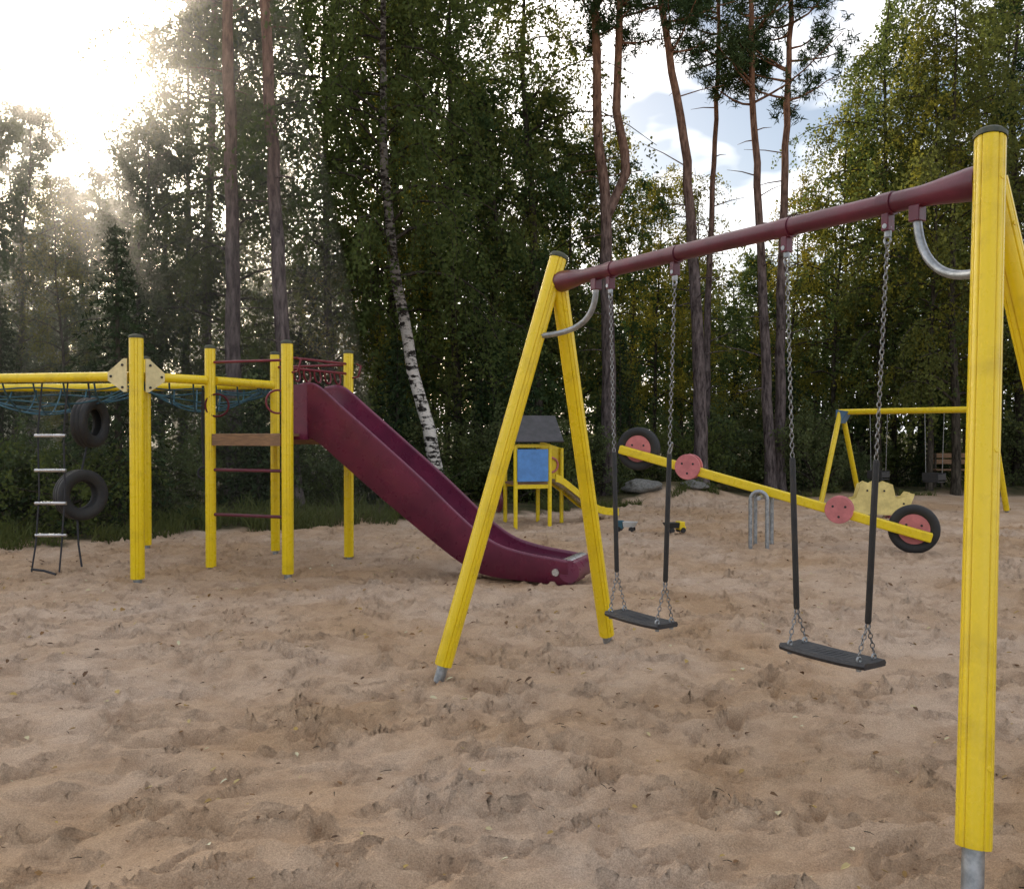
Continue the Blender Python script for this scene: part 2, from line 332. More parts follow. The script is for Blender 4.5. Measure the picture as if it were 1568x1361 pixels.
# grass / litter
A=Acc(); n=44000
x=rg.uniform(-14,16,n); off=rg.exponential(.9,n)-.35; e0=edge(x); y=e0+off+.5*vnoise(x,e0,.7,3)
keep=(vnoise(x,y,.9,77)>(.05+.02*np.clip(x+6,0,12)))|((x<-2)&(rg.random(n)<.7)&(vnoise(x,y,.6,78)>-.2)); x=x[keep]; y=y[keep]; n=len(x); z=coarse(x[:,None],y[:,None])[:,0]-.02
h=rg.uniform(.05,.30,n)*np.where(x<-2,1.2,.8)*(.9+vnoise(x,y,.5,79)); th=rg.uniform(0,6.28,n); w=.009
le=rg.normal(0,.5,(n,2))*h[:,None]; p=np.stack([x,y,z],1); sd=np.stack([np.cos(th),np.sin(th),0*th],1)*w
mid=p+np.stack([le[:,0]*.35,le[:,1]*.35,h*.6],1); top=p+np.stack([le[:,0],le[:,1],h],1)
v=np.stack([p-sd,p+sd,mid+sd*.8,mid-sd*.8,top+sd*.15,top-sd*.15],1).reshape(-1,3); i6=np.arange(n)[:,None]*6
A.add(v,np.concatenate([i6+[0,1,2,3],i6+[3,2,4,5]]),0,False)
link('grass',A.mesh('grass',[GR]))
litm,nt,b=newmat('dry_leaf'); g=nt.nodes.new('ShaderNodeNewGeometry')
r=nt.nodes.new('ShaderNodeValToRGB'); cr=r.color_ramp; cr.elements[0].color=(.06,.03,.015,1); cr.elements[1].color=(.55,.52,.36,1); e=cr.elements.new(.45); e.color=(.20,.10,.035,1); e=cr.elements.new(.75); e.color=(.40,.28,.08,1)
nt.links.new(g.outputs['Random Per Island'],r.inputs[0]); nt.links.new(r.outputs[0],b.inputs['Base Color']); b.inputs['Roughness'].default_value=.8
def gsurf(x,y):
    i=np.clip(np.searchsorted(xs,x)-1,0,nx-2); j=np.clip(np.searchsorted(ys,y)-1,0,ny-2); return np.maximum(hh[i,j],hh[i+1,j+1])
A=Acc(); n=1300; y=2.4+17*rg.random(n)**1.0; x=rg.uniform(-.62,.62,n)*y*1.05; z=gsurf(x,y)+.012
th=rg.uniform(0,6.28,n); s=rg.uniform(.010,.026,n); s[:24]*=1.4; s[y<5]*=.8
a=np.stack([np.cos(th),np.sin(th),rg.normal(0,.3,n)],1)*s[:,None]; b_=np.stack([-np.sin(th),np.cos(th),rg.normal(0,.3,n)],1)*s[:,None]*.6; c=np.stack([x,y,z],1)
up=np.array([0,0,1])*s[:,None]*.3
v=np.stack([c-a,c-a*.3-b_+up,c+a*.5-b_*.8+up,c+a*1.1,c+a*.5+b_*.8+up,c-a*.3+b_+up],1).reshape(-1,3); i6=np.arange(n)[:,None]*6
A.add(v,np.concatenate([i6+[0,1,2,3],i6+[3,4,5,0]]),0,False); link('fallen_leaves',A.mesh('fallen_leaves',[litm]))
A=Acc(); 
for i in range(300):
    y0=2.3+12*random.random(); x0=random.uniform(-.6,.6)*y0; t=random.uniform(0,6.28); l=random.uniform(.015,.06); z0=float(gsurf(x0,y0))+.008
    A.tube([[x0,y0,z0],[x0+l*math.cos(t)*.5,y0+l*math.sin(t)*.5,z0+.004],[x0+l*math.cos(t),y0+l*math.sin(t),z0]],[.0022,.002,.001],4,0)
link('twigs',A.mesh('twigs',[BD]))

# ------------------------------------------------------------------ equipment builder
def empty(name,loc=(0,0,0)):
    e=bpy.data.objects.new(name,None); scene.collection.objects.link(e); e.location=loc; e.empty_display_size=.2; return e
class MB:
    def __init__(s): s.v=[];s.f=[];s.sm=[]
    def loft(s,rings,cap=True,smooth=True,closed=True):
        n=len(rings[0]); base=len(s.v)
        for r in rings: s.v+= [tuple(p) for p in r]
        for k in range(len(rings)-1):
            for j in range(n if closed else n-1):
                j2=(j+1)%n; s.f.append((base+k*n+j,base+k*n+j2,base+(k+1)*n+j2,base+(k+1)*n+j)); s.sm.append(smooth)
        if cap and closed:
            for k,rev in ((0,True),(len(rings)-1,False)):
                b2=len(s.v); s.v+=[tuple(p) for p in rings[k]]; f=list(range(b2,b2+n)); s.f.append(tuple(f[::-1] if rev else f)); s.sm.append(False)
    def tube(s,pts,rad,n=12,cap=True,prof=None):
        pts=[V(p) for p in pts]; rad=[rad]*len(pts) if isinstance(rad,(int,float)) else rad
        t0=(pts[1]-pts[0]).normalized(); ref=V((1,0,0)) if abs(t0.z)>.8 else V((0,0,1)); a=t0.cross(ref).normalized(); rings=[]
        for i,p in enumerate(pts):
            t=((pts[min(i+1,len(pts)-1)]-pts[max(i-1,0)])).normalized(); a=(a-t*a.dot(t)).normalized(); b=t.cross(a)
            pr=prof if prof else [(2*math.pi*k/n,1.0) for k in range(n)]
            rings.append([p+(a*math.cos(th)+b*math.sin(th))*(r*rad[i]) for th,r in pr])
        s.loft(rings,cap)
    def torus(s,c,nrm,R,r,n=28,m=12,sq=1.0):
        c=V(c); nrm=V(nrm).normalized(); a=nrm.cross(V((0,0,1)) if abs(nrm.z)<.9 else V((1,0,0))).normalized(); b=nrm.cross(a); base=len(s.v)
        for i in range(n):
            t=2*math.pi*i/n; d=a*math.cos(t)+b*math.sin(t)
            for j in range(m):
                u=2*math.pi*j/m; s.v.append(tuple(c+d*(R+r*math.cos(u))+nrm*(r*sq*math.sin(u))))
        for i in range(n):
            for j in range(m):
                s.f.append((base+i*m+j,base+((i+1)%n)*m+j,base+((i+1)%n)*m+(j+1)%m,base+i*m+(j+1)%m)); s.sm.append(True)
    def tyre(s,c,nrm,Ro,Ri,w,n=48):
        # tyre cross-section with flat tread, grooves, rounded shoulders and side walls
        c=V(c); nrm=V(nrm).normalized(); a=nrm.cross(V((0,0,1)) if abs(nrm.z)<.9 else V((1,0,0))).normalized(); b=nrm.cross(a)
        h=w/2; D=Ro-Ri
        pr=[(Ri,-h*.62),(Ri+D*.15,-h*.80),(Ri+D*.5,-h),(Ro-D*.2,-h*.97),(Ro-D*.05,-h*.82),(Ro,-h*.6),(Ro,-h*.34),(Ro-.008,-h*.30),(Ro-.008,-h*.22),(Ro,-h*.18),(Ro,h*.18),(Ro-.008,h*.22),(Ro-.008,h*.30),(Ro,h*.34),(Ro,h*.6),(Ro-D*.05,h*.82),(Ro-D*.2,h*.97),(Ri+D*.5,h),(Ri+D*.15,h*.80),(Ri,h*.62),(Ri+.012,h*.4),(Ro-.03,h*.5),(Ro-.03,-h*.5),(Ri+.012,-h*.4)]
        m=len(pr); base=len(s.v)
        for i in range(n):
            t=2*math.pi*i/n; d=a*math.cos(t)+b*math.sin(t)
            for r,z in pr: s.v.append(tuple(c+d*r+nrm*z))
        for i in range(n):
            for j in range(m): s.f.append((base+i*m+j,base+((i+1)%n)*m+j,base+((i+1)%n)*m+(j+1)%m,base+i*m+(j+1)%m)); s.sm.append(True)
    def box(s,c,ax,ay,az,sx,sy,sz):
        c=V(c);ax=V(ax).normalized()*sx/2;ay=V(ay).normalized()*sy/2;az=V(az).normalized()*sz/2; b=len(s.v)
        for i in (-1,1):
            for j in (-1,1):
                for k in (-1,1): s.v.append(tuple(c+ax*i+ay*j+az*k))
        for f in ((0,1,3,2),(4,6,7,5),(0,4,5,1),(2,3,7,6),(0,2,6,4),(1,5,7,3)): s.f.append(tuple(b+i for i in f)); s.sm.append(False)
    def prism(s,poly,nrm,th):
        nrm=V(nrm).normalized()*th/2; s.loft([[V(p)-nrm for p in poly],[V(p)+nrm for p in poly]],True,False)
    def obj(s,name,m,parent=None,bevel=0):
        import bmesh
        me=bpy.data.meshes.new(name); me.from_pydata(s.v,[],s.f); me.polygons.foreach_set('use_smooth',s.sm); me.materials.append(m)
        bm=bmesh.new(); bm.from_mesh(me); bmesh.ops.recalc_face_normals(bm,faces=bm.faces); bm.to_mesh(me); bm.free(); me.update()
        o=bpy.data.objects.new(name,me); scene.collection.objects.link(o)
        if parent: o.parent=parent; o.matrix_parent_inverse=Matrix.Translation(-parent.location) if parent.location.length else Matrix()
        if bevel:
            bv=o.modifiers.new('b','BEVEL'); bv.width=bevel; bv.segments=2; bv.limit_method='ANGLE'
        return o
# extruded profile: four pairs of fine grooves
gro=[]
for q4 in range(4):
    for o_ in (-13,13): gro.append(math.radians(90*q4+20+o_))
pts_=[]
for k in range(72):
    t=2*math.pi*k/72
    if all(abs((t-g0+math.pi)%(2*math.pi)-math.pi)>.085 for g0 in gro): pts_.append((t,1.0))
for g0 in gro:
    for dt,rr in ((-.075,1.0),(-.058,.99),(-.028,.87),(.028,.87),(.058,.99),(.075,1.0)): pts_.append(((g0+dt)%(2*math.pi),rr))
PROF=sorted(pts_)
def post(ye,ca,ga,p0,p1,r,foot=.08,cap=True,prof=PROF):
    p0=V(p0);p1=V(p1); d=(p1-p0).normalized(); q=p0+d*foot
    ye.tube([q,q+d*.012,p1-d*.004,p1],[r*.97,r,r,r*.99],prof=prof)
    ga.tube([p0-d*.25,q+d*.02],r*.62,n=20)
    if cap: ca.tube([p1+d*.001,p1+d*.02,p1+d*.035,p1+d*.045],[r*1.08,r*1.08,r*.85,r*.3],n=28)
    side=d.cross(V((0,1,0))).normalized(); fr=V((0,-1,0)); fr=(fr-d*fr.dot(d)).normalized()
    for f in (.10,.52,.93):
        n=(fr*.94-side*.34).normalized(); c=q+(p1-q)*f+n*r*.985; ye.tube([c-n*.004,c+n*.004],[.013,.009],n=12)

# ---------- swing set
sw=empty('swing_set',(1.1,4.8,0))
Aa=V((.31,6.0,2.76)); Bb=V((1.905,3.56,2.76)); F1=V((-.470,5.80,0)); F2=V((.725,6.70,0)); N1=V((1.548,2.97,0)); N2=V((2.72,3.87,0))
ye,ca,ga=MB(),MB(),MB()
for a,f,ft in ((Aa,F1,.07),(Bb,N1,.19)): post(ye,ca,ga,f,a,.058,ft)
for a,f in ((Aa,F2),(Bb,N2)):
    top=a+V((0,0,-.13)); dd=(top-f).normalized(); post(ye,ca,ga,f,top-dd*.03,.057,.07,cap=False)
ye.obj('legs',YEL,sw); ca.obj('caps',CAP,sw); ga.obj('feet',GALV,sw)
bd=(Bb-Aa); bd.z=0; BL=bd.length; bd.normalize(); perp=V((-bd.y,bd.x,0)); 
def bp(t,z=2.60): p=Aa+(Bb-Aa)*t; return V((p.x,p.y,z))
be=MB(); be.tube([bp(.012),bp(.03),bp(.075),bp(.1),bp(.5,2.605),bp(.9),bp(.925),bp(.97),bp(.988)],[.070,.068,.052,.045,.045,.045,.052,.068,.070],n=28)
hang=[(.189,.215),(.385,.357),(.655,.682),(.845,.812)]
for t,_ in hang:
    be.tube([bp(t-.011),bp(t+.011)],.051,n=24)
    be.box(bp(t,2.525),bd,perp,V((0,0,1)),.035,.05,.09); 
for t in (.14,.893): be.box(bp(t,2.53),bd,perp,V((0,0,1)),.05,.055,.07)
be.obj('crossbeam',MAR,sw,.004)
ch,sl,hw=MB(),MB(),MB()
def chain(p0,p1,ll=.030,w=.009,r=.0028):
    p0=V(p0);p1=V(p1);d=(p1-p0); n=max(2,int(d.length/(ll*.78))); dn=d.normalized(); ref=V((1,0,0)); a=dn.cross(ref).normalized(); b=dn.cross(a)
    for i in range(n):
        c=p0+d*((i+.5)/n); s=a if i%2 else b; nn=b if i%2 else a; base=len(ch.v); N,M=10,5
        for k in range(N):
            t=2*math.pi*k/N; dr=s*math.cos(t)*w+dn*math.sin(t)*ll*.5; rd=(s*math.cos(t)+dn*math.sin(t))
            for m in range(M):
                u=2*math.pi*m/M; ch.v.append(tuple(c+dr+rd*(r*math.cos(u))+nn*(r*math.sin(u))))
        for k in range(N):
            for m in range(M):
                ch.f.append((base+k*M+m,base+((k+1)%N)*M+m,base+((k+1)%N)*M+(m+1)%M,base+k*M+(m+1)%M)); ch.sm.append(True)
for i,(t,tb) in enumerate(hang):
    sz=.475 if i<2 else .545
    def hp(z):
        f=(2.46-z)/(2.46-sz); return bp(t+(tb-t)*f,z)
    hw.tube([hp(2.50)-perp*.028,hp(2.50)+perp*.028],.011,n=12); hw.tube([hp(2.50),hp(2.455)],.016,n=12); hw.torus(hp(2.44),perp,.016,.005,16,8)
    chain(hp(2.43),hp(1.47)); sl.tube([hp(1.47),hp(1.46),hp(.74),hp(.73)],[.012,.0145,.0145,.012],n=14)
    e=hp(.73)
    for sgn in (-1,1):
        b=hp(sz+.045)+perp*sgn*.055; chain(e,b)
        hw.torus(b-V((0,0,.02)),bd,.014,.005,16,8); hw.tube([b-V((0,0,.07)),b-V((0,0,.03))],.012,n=10)
ch.obj('chains',CHR,sw); sl.obj('chain_sleeves',RUB,sw); hw.obj('shackles',GALV,sw)
for a,b_,z in ((.215,.357,.475),(.682,.812,.545)):
    se=MB(); c=bp((a+b_)/2,z); rings=[]
    for k in range(13):
        u=-1+k/6; sx=.237*u; wv=.086*(1-.12*abs(u)**4); dz=.006*u*u; th=.015
        p=c+bd*sx+V((0,0,dz)); rings.append([p-perp*wv-V((0,0,th)),p-perp*(wv+.006),p-perp*wv*.96+V((0,0,th)),p-perp*wv*.4+V((0,0,th-.004)),p+perp*wv*.4+V((0,0,th-.004)),p+perp*wv*.96+V((0,0,th)),p+perp*(wv+.006),p+perp*wv-V((0,0,th))])
    se.loft(rings,True,False)
    for k in range(11):
        p=c+bd*(-.15+.03*k)+V((0,0,.0125)); se.box(p,bd,perp,V((0,0,1)),.008,.12,.003)
    se.obj('seat',SEAT,sw,.003)
br=MB()
def bez(p0,p1,p2,p3,n=16):
    return [p0*(1-t)**3+p1*3*t*(1-t)**2+p2*3*t*t*(1-t)+p3*t**3 for t in [i/n for i in range(n+1)]]
e=Bb+(N1-Bb)*.195; e=e+V((0,.02,0)); br.tube(bez(bp(.893,2.52),bp(.895,2.33),bp(.93,2.21),e),.019,n=14)
e=Aa+(F1-Aa)*.19; br.tube(bez(bp(.14,2.52),bp(.138,2.33),bp(.10,2.23),e),.019,n=14)
br.obj('brace_tubes',GALV,sw)

# ---------- climbing tower with slide and nets
tw=empty('climbing_frame',(-3,10.5,0))
P1=V((-4.05,9.60,0));P1b=V((-4.92,11.95,0));P2=V((-3.52,10.38,0));P3=V((-2.53,10.02,0));P4=V((-3.05,11.45,0));P5=V((-2.03,11.05,0)); P0=V((-6.6,10.15,0)); P0b=V((-7.3,12.2,0))
def g(p,z): return V((p.x,p.y,z))
ye,ca,ga=MB(),MB(),MB()
for p,h,r in ((P1,2.60,.074),(P1b,2.56,.066),(P2,2.56,.060),(P3,2.58,.066),(P4,2.58,.058),(P5,2.56,.060),(P0,2.6,.075),(P0b,2.56,.07)):
    post(ye,ca,ga,g(p,hz(p.x,p.y)-.03),g(p,h),r,.07)
zb=2.19
for a,b_ in ((P1,P2),(P2,P4),(P1,P0),(P1b,P4),(P1,P1b),(P1b,P0b),(P0,P0b)):
    d=(b_-a).normalized(); ye.tube([g(a+d*.08,zb),g(b_-d*.07,zb)],.052,n=20)
ye.obj('posts_and_beams',YEL,tw); ca.obj('caps',CAP,tw); ga.obj('feet',GALV,tw)
cr_=MB(); bl=MB()
for q_ in (P2,P0):
    d=(q_-P1).normalized(); fw=V((-d.y,d.x,0)); fw=fw if fw.y<0 else -fw
    o=g(P1,zb)+fw*.062
    poly=[o+d*.07+V((0,0,.19)),o+d*.11+V((0,0,.19)),o+d*.30+V((0,0,.045)),o+d*.30-V((0,0,.045)),o+d*.11-V((0,0,.17)),o+d*.07-V((0,0,.17))]
    cr_.prism(poly,fw,.012)
    for a,z in ((.12,.12),(.12,-.12),(.26,0)): bl.tube([o+d*a+V((0,0,z))+fw*.004,o+d*a+V((0,0,z))+fw*.016],.014,n=10)
cr_.obj('gusset_plates',CREAM,tw); bl.obj('bolts',RUB,tw)
rl=MB()
for a,b_,z in ((P2,P3,2.40),(P4,P5,2.42),(P3,P5,2.43),(P3,P5,2.31)):
    rl.tube([g(a,z),g(b_,z)],.016,n=10)
for k in range(1,6):
    f=k/6; p=P3+(P5-P3)*f; rl.tube(bez(g(p,2.31),g(p,2.12)+V((.05,.09,0)),g(p,2.12)+V((-.05,-.09,0)),g(p,2.31)+V((-.04,-.09,0)),8),.011,n=8)
for c in (P3,P5): rl.tube([g(c,2.43)+V((.1,.03,0)),g(c,2.43)+V((.16,-.03,-.03)),g(c,2.27)+V((.13,-.05,0)),g(c,2.25)],.012,n=8)
for c,z in ((P2,1.90),(P3,1.93)):
    for sx in (-1,1) if c is P2 else (-1,): rl.torus(g(c,z)+V((.085 if c is P2 else -.10,-.02,0)),(.3,-1,0),.13,.012,24,8)
rl.obj('rails_and_grips',RBR,tw)
ru=MB()
for z in (1.15,.63): ru.tube([g(P2,z),g(P3,z)],.019,n=12)
ru.obj('ladder_rungs',MAR,tw)
wo=MB(); dx=(P3-P2).normalized(); dy=(P4-P2).normalized()
for k in range(9): c=(P2+P3)/2+dy*(.06+.125*k); wo.box(g(c,1.555),dx,dy,V((0,0,1)),.98,.115,.03)
wo.box(g((P2+P3)/2-dy*.03,1.50),dx,dy,V((0,0,1)),.93,.04,.135); wo.box(g((P4+P5)/2,1.50),dx,dy,V((0,0,1)),.93,.04,.135)
wo.obj('deck',WOOD,tw,.003)
ne=MB()
def net(a,b_,c,d_,n=7,sag=.33):
    def P(u,v): p=(a*(1-u)+b_*u)*(1-v)+(d_*(1-u)+c*u)*v; return V((p.x,p.y,zb-.03-sag*(16*u*(1-u)*v*(1-v))**.7-.03*math.sin(9*u+7*v)))
    for k in range(n+1):
        s=.05+.9*k/n
        ne.tube([P(s,j/14) for j in range(15)],.010,n=6); ne.tube([P(j/14,s) for j in range(15)],.010,n=6)
net(P1,P2*.2+P4*.8,P4,P1b,5,.30); net(P0,P1,P1b,P0b,6,.33)
ne.obj('rope_net',ROPE,tw)
# slide
s0=V((-2.27,10.53,0)); sd=V((.928,-.372,0)).normalized(); sn=V((-sd.y,sd.x,0))
prof_=[(-.12,1.56,.58),(.04,1.56,.60),(.20,1.49,.62),(.5,1.265,.61),(1.0,.895,.59),(1.5,.54,.55),(1.9,.27,.48),(2.15,.145,.41),(2.4,.095,.32),(2.7,.08,.26),(3.0,.065,.235),(3.18,.055,.22)]
def sm(pts,n=40):
    a=np.array(pts); t=np.linspace(0,len(a)-1,n); out=[]
    for x_ in t:
        i=min(int(x_),len(a)-2); f=x_-i; p0=a[max(i-1,0)];p1=a[i];p2=a[i+1];p3=a[min(i+2,len(a)-1)]
        out.append(.5*((2*p1)+(-p0+p2)*f+(2*p0-5*p1+4*p2-p3)*f*f+(-p0+3*p1-3*p2+p3)*f**3))
    return out
rings=[]
for s_,z,h in sm(prof_,48):
    p=s0+sd*s_; W=.27; t=.028
    def q_(w,zz): return p+sn*w+V((0,0,zz))
    zt=z+h
    rings.append([q_(-W-t,z-.04),q_(-W-t-.004,zt-.03),q_(-W-t-.012,zt-.01),q_(-W-t*.5,zt),q_(-W+.004,zt-.012),q_(-W,zt-.04),q_(-W,z+.10),q_(-W+.05,z+.055),q_(0,z+.045),q_(W-.05,z+.055),q_(W,z+.10),q_(W,zt-.04),q_(W-.004,zt-.012),q_(W+t*.5,zt),q_(W+t+.012,zt-.01),q_(W+t+.004,zt-.03),q_(W+t,z-.04)])
sl=MB(); sl.loft(rings,True,True)
pe=s0+sd*3.19
sl.tube([pe-sn*.30+V((0,0,.165)),pe+sn*.30+V((0,0,.165))],.112,n=28)
sl.prism([s0-sn*.28+sd*(-.16)+V((0,0,1.50)),s0-sn*.28+sd*.03+V((0,0,1.50)),s0-sn*.28+sd*.03+V((0,0,2.14)),s0-sn*.28+sd*(-.16)+V((0,0,2.14))],sn,.05)
sl.obj('slide_chute',SLD,tw)
st=MB(); st.tube([pe-sn*.262+sd*-.035+V((0,0,.185)),pe+sn*.262+sd*-.035+V((0,0,.185))],.108,n=28)
c=pe-sd*.14-sn*.304+V((0,0,.15)); st.tube([c,c-sn*.012],.038,n=20)
st.tube([s0+sd*2.55+V((0,0,-.2)),s0+sd*2.55+V((0,0,.1))],.03,n=12)
st.obj('slide_end_roller',STEEL,tw)
ty=MB()
ty.tyre((-5.02,10.35,.86),(.80,-.60,0),.295,.155,.19)
ty.tyre((-5.0,10.55,1.70),(.99,-.1,0),.295,.155,.19)
ty.obj('tyres',RUB,tw)
rp=MB(); dr=MB()
xa,xb,yl=-5.33,-5.04,10.0
for x_ in (xa,xb): dr.tube([(x_+.03,10.05,zb),(x_,yl,1.6),(x_+.01,yl,.9),(x_-.02,yl-.02,.35),(x_-.03+(.0 if x_==xa else .02),yl-.1,.03)],.010,n=8)
for z in (1.55,1.16,.79,.43): rp.tube([(xa-.03,yl-.012,z),(xb+.03,yl-.012,z)],.019,n=12)
dr.tube([(-5.02,10.35,1.1),(-5.01,10.5,1.46)],.012,n=8); dr.tube([(-5.0,10.55,1.95),(-5.0,10.5,zb)],.012,n=8)
dr.tube([(-5.04,10.3,.6),(-4.98,10.2,.3),(-4.92,10.15,.05)],.012,n=8); dr.tube([(xa-.03,9.9,.06),(-5.2,9.86,.05),(xb,9.8,.02)],.014,n=8)
dr.tube([(-3.68,10.6,2.14),(-3.70,10.62,1.6),(-3.68,10.62,1.2)],.016,n=8); dr.torus((-3.68,10.62,1.1),(0,1,0),.07,.014,20,8)
rp.obj('rope_ladder_rungs',STEEL,tw); dr.obj('ropes',DROPE,tw)

# ---------- toddler playhouse with slide
ph=empty('playhouse',(.5,15.2,0)); u=V((.97,.24,0)); w=V((-.24,.97,0)); o=V((.06,15.0,0)); up=V((0,0,1))
ye,ca,ga=MB(),MB(),MB()
for a,b_ in ((0,0),(.60,0),(.0,.75),(.60,.75),(.98,.55)):
    p=o+u*a+w*b_; ye.tube([g(p,-.1),g(p,1.36 if a<.9 else 1.3)],.036,n=14)
ye.box(o+u*.30+V((0,0,.66)),u,w,up,.60,.045,.07); ye.box(o+u*.30+w*.75+V((0,0,.66)),u,w,up,.6,.045,.07); ye.box(o+u*.30+V((0,0,1.35)),u,w,up,.62,.045,.06)
ye.prism([o+u*.60+w*.60+V((0,0,.70)),o+u*.98+w*.60+V((0,0,.70)),o+u*.98+w*.60+V((0,0,1.30)),o+u*.60+w*.60+V((0,0,1.42))],w,.03)
ye.obj('posts_and_panels',YEL,ph,.004)
rr_=MB(); rr_.torus(o+u*.79+w*.575+V((0,0,1.0)),w,.13,.02); rr_.obj('porthole_ring',RED,ph)
bl=MB(); bl.box(o+u*.29-w*.045+V((0,0,1.02)),u,w,up,.54,.025,.55); bl.obj('blue_panel',BLUE,ph,.01)
rf=MB()
for sg in (-1,1):
    ax=(w*sg*.52-up*.44); ax.normalize(); c=o+u*.34+w*.36+V((0,0,1.86))+ax*.34
    rf.box(c,u,ax,u.cross(ax),.92,.68,.03)
rf.obj('roof',ROOF,ph,.004)
gp=MB()
for a in (-.08,.74): gp.prism([o+u*a+w*-.08+V((0,0,1.46)),o+u*a+w*.80+V((0,0,1.46)),o+u*a+w*.36+V((0,0,1.82))],u,.02)
gp.obj('gables',ROOF,ph)
dk=MB(); dk.box(o+u*.30+w*.37+V((0,0,.70)),u,w,up,.62,.76,.035); dk.obj('deck',WOOD,ph)
a0=o+u*.66+w*.25+V((0,0,.74)); a1=o+u*1.95+w*.65+V((0,0,.10)); dd=a1-a0; hd=V((dd.x,dd.y,0)).normalized(); hn=V((-hd.y,hd.x,0))
sl=MB(); ye=MB(); pts=[(0,.04),(.12,0),(.45,-.22),(.75,-.44),(1.0,-.56),(1.35,-.60)]
R1=[];Rl=[];Rr=[]
for s_,z in sm(pts,20):
    p=a0+hd*s_+V((0,0,z)); R1.append([p-hn*.19,p+hn*.19,p+hn*.19-up*.015,p-hn*.19-up*.015])
    for RR,sg in ((Rl,-1),(Rr,1)): RR.append([p+hn*sg*.19-up*.05,p+hn*sg*.225-up*.05,p+hn*sg*.225+up*.08,p+hn*sg*.19+up*.08])
sl.loft(R1,True,True); ye.loft(Rl,True,False); ye.loft(Rr,True,False); sl.obj('slide_bed',STEEL,ph); ye.obj('slide_sides',YEL,ph,.003)
pt=MB(); pt.torus(o-u*.18+w*.5+V((0,0,.42)),u,.2,.04); pt.obj('crawl_ring',MAR,ph)

# ---------- seesaw
ss=empty('seesaw',(3.5,12.2,0)); L0=V((1.58,13.05,1.335)); L1=V((5.36,11.33,.235)); bx=(L1-L0).normalized(); hb=V((bx.x,bx.y,0)).normalized(); bn_=V((hb.y,-hb.x,0)); bu=bn_.cross(bx).normalized(); bu=bu if bu.z>0 else -bu
be=MB(); be.box((L0+L1)/2,bx,bn_,bu,(L1-L0).length,.11,.125); be.obj('beam',YEL,ss,.018)
ty=MB(); rd=MB(); bo=MB(); st=MB()
def SP(t): return L0+(L1-L0)*t
tl=SP(.055)+bu*.07-bn_*.14; tr_=SP(.945)+bu*.06-bn_*.14
for c in (tl,V((tr_.x,tr_.y,.33))): ty.tyre(c,bn_,.315,.19,.15)
def disc(c,r,th=.02):
    rd.tube([c-bn_*th,c-bn_*(th*.6),c+bn_*(th*.6),c+bn_*th],[r*.97,r,r,r*.97],n=36)
    for k in range(3):
        a=k*2.09+.5; p=c+hb*(r*.5*math.cos(a))+up*(r*.5*math.sin(a))+bn_*(th+.001); bo.tube([p,p+bn_*.004],.016,n=10)
disc(tl+bn_*.03,.20);disc(V((tr_.x,tr_.y,.33))+bn_*.03,.21)
for t in (.245,.73): disc(SP(t)+bn_*.085+bu*.03,.18); disc(SP(t)-bn_*.085+bu*.03,.18)
ty.obj('tyres',RUB,ss); rd.obj('round_plates',RED,ss); bo.obj('plate_bolts',RUB,ss)
c=V((3.40,12.12,0))
for sg in (-1,1):
    q_=c+bn_*sg*.20; pts=[q_-hb*.11+V((0,0,-.1)),q_-hb*.11+V((0,0,.62))]+[q_+V((0,0,.68))+hb*(.11*-math.cos(a))+up*.11*math.sin(a) for a in [math.pi*k/8 for k in range(9)]]+[q_+hb*.11+V((0,0,.62)),q_+hb*.11+V((0,0,-.1))]
    st.tube(pts,.028,n=12)
st.tube([c-bn_*.22+up*.70,c+bn_*.22+up*.70],.03,n=12); st.obj('support_hoops',GALV,ss)
hd_=MB()
for t in (.17,.82):
    p=SP(t)+bu*.07; hd_.tube(bez(p-bn_*.03,p-bn_*.2+bu*.3,p+bn_*.2+bu*.3,p+bn_*.03),.012,n=8)
hd_.obj('handles',GALV,ss)

# ---------- far toddler swing frame
fs=empty('toddler_swing_set',(8.2,18.4,0)); TA=V((7.25,19.6,2.02)); TB=V((9.15,17.05,2.02)); pv=V((.8,.6,0))
ye,ca,ga,bl=MB(),MB(),MB(),MB()
for t in (TA,TB):
    for sg in (-1,1): f=g(t,0)+pv*sg*.75; post(ye,ca,ga,f,t+pv*sg*.04,.055,.05,cap=False)
    o_=g(t,1.95); dv=(TB-TA).normalized()*(1 if t is TA else -1)
    bl.prism([o_+dv*-.07+up*.12,o_+dv*.22+up*.08,o_+dv*.05-up*.18,o_-dv*.07-up*.18],pv,.19)
ye.tube([TA+(TA-TB).normalized()*.05,TB],.062,n=16); ye.obj('frame',YEL,fs); ga.obj('feet',GALV,fs); bl.obj('corner_brackets',TBLUE,fs,.004)
cm=MB(); bs=MB(); db=(TB-TA).normalized()
for t in (.28,.66):
    c=TA+(TB-TA)*t; c=g(c,.62)
    for sg in (-1,1): cm.tube([g(c,1.98)+db*sg*.2,c+db*sg*.17+up*.14],.007,n=6)
    for sg in (-1,1):
        bs.box(c+pv*sg*.14+up*.06,db,pv,up,.34,.02,.16); bs.box(c+db*sg*.16+up*.06,db,pv,up,.02,.28,.12)
    bs.box(c-up*.04,db,pv,up,.32,.28,.02)
cm.obj('chains',CHR,fs); bs.obj('bucket_seats',RUB,fs,.005)

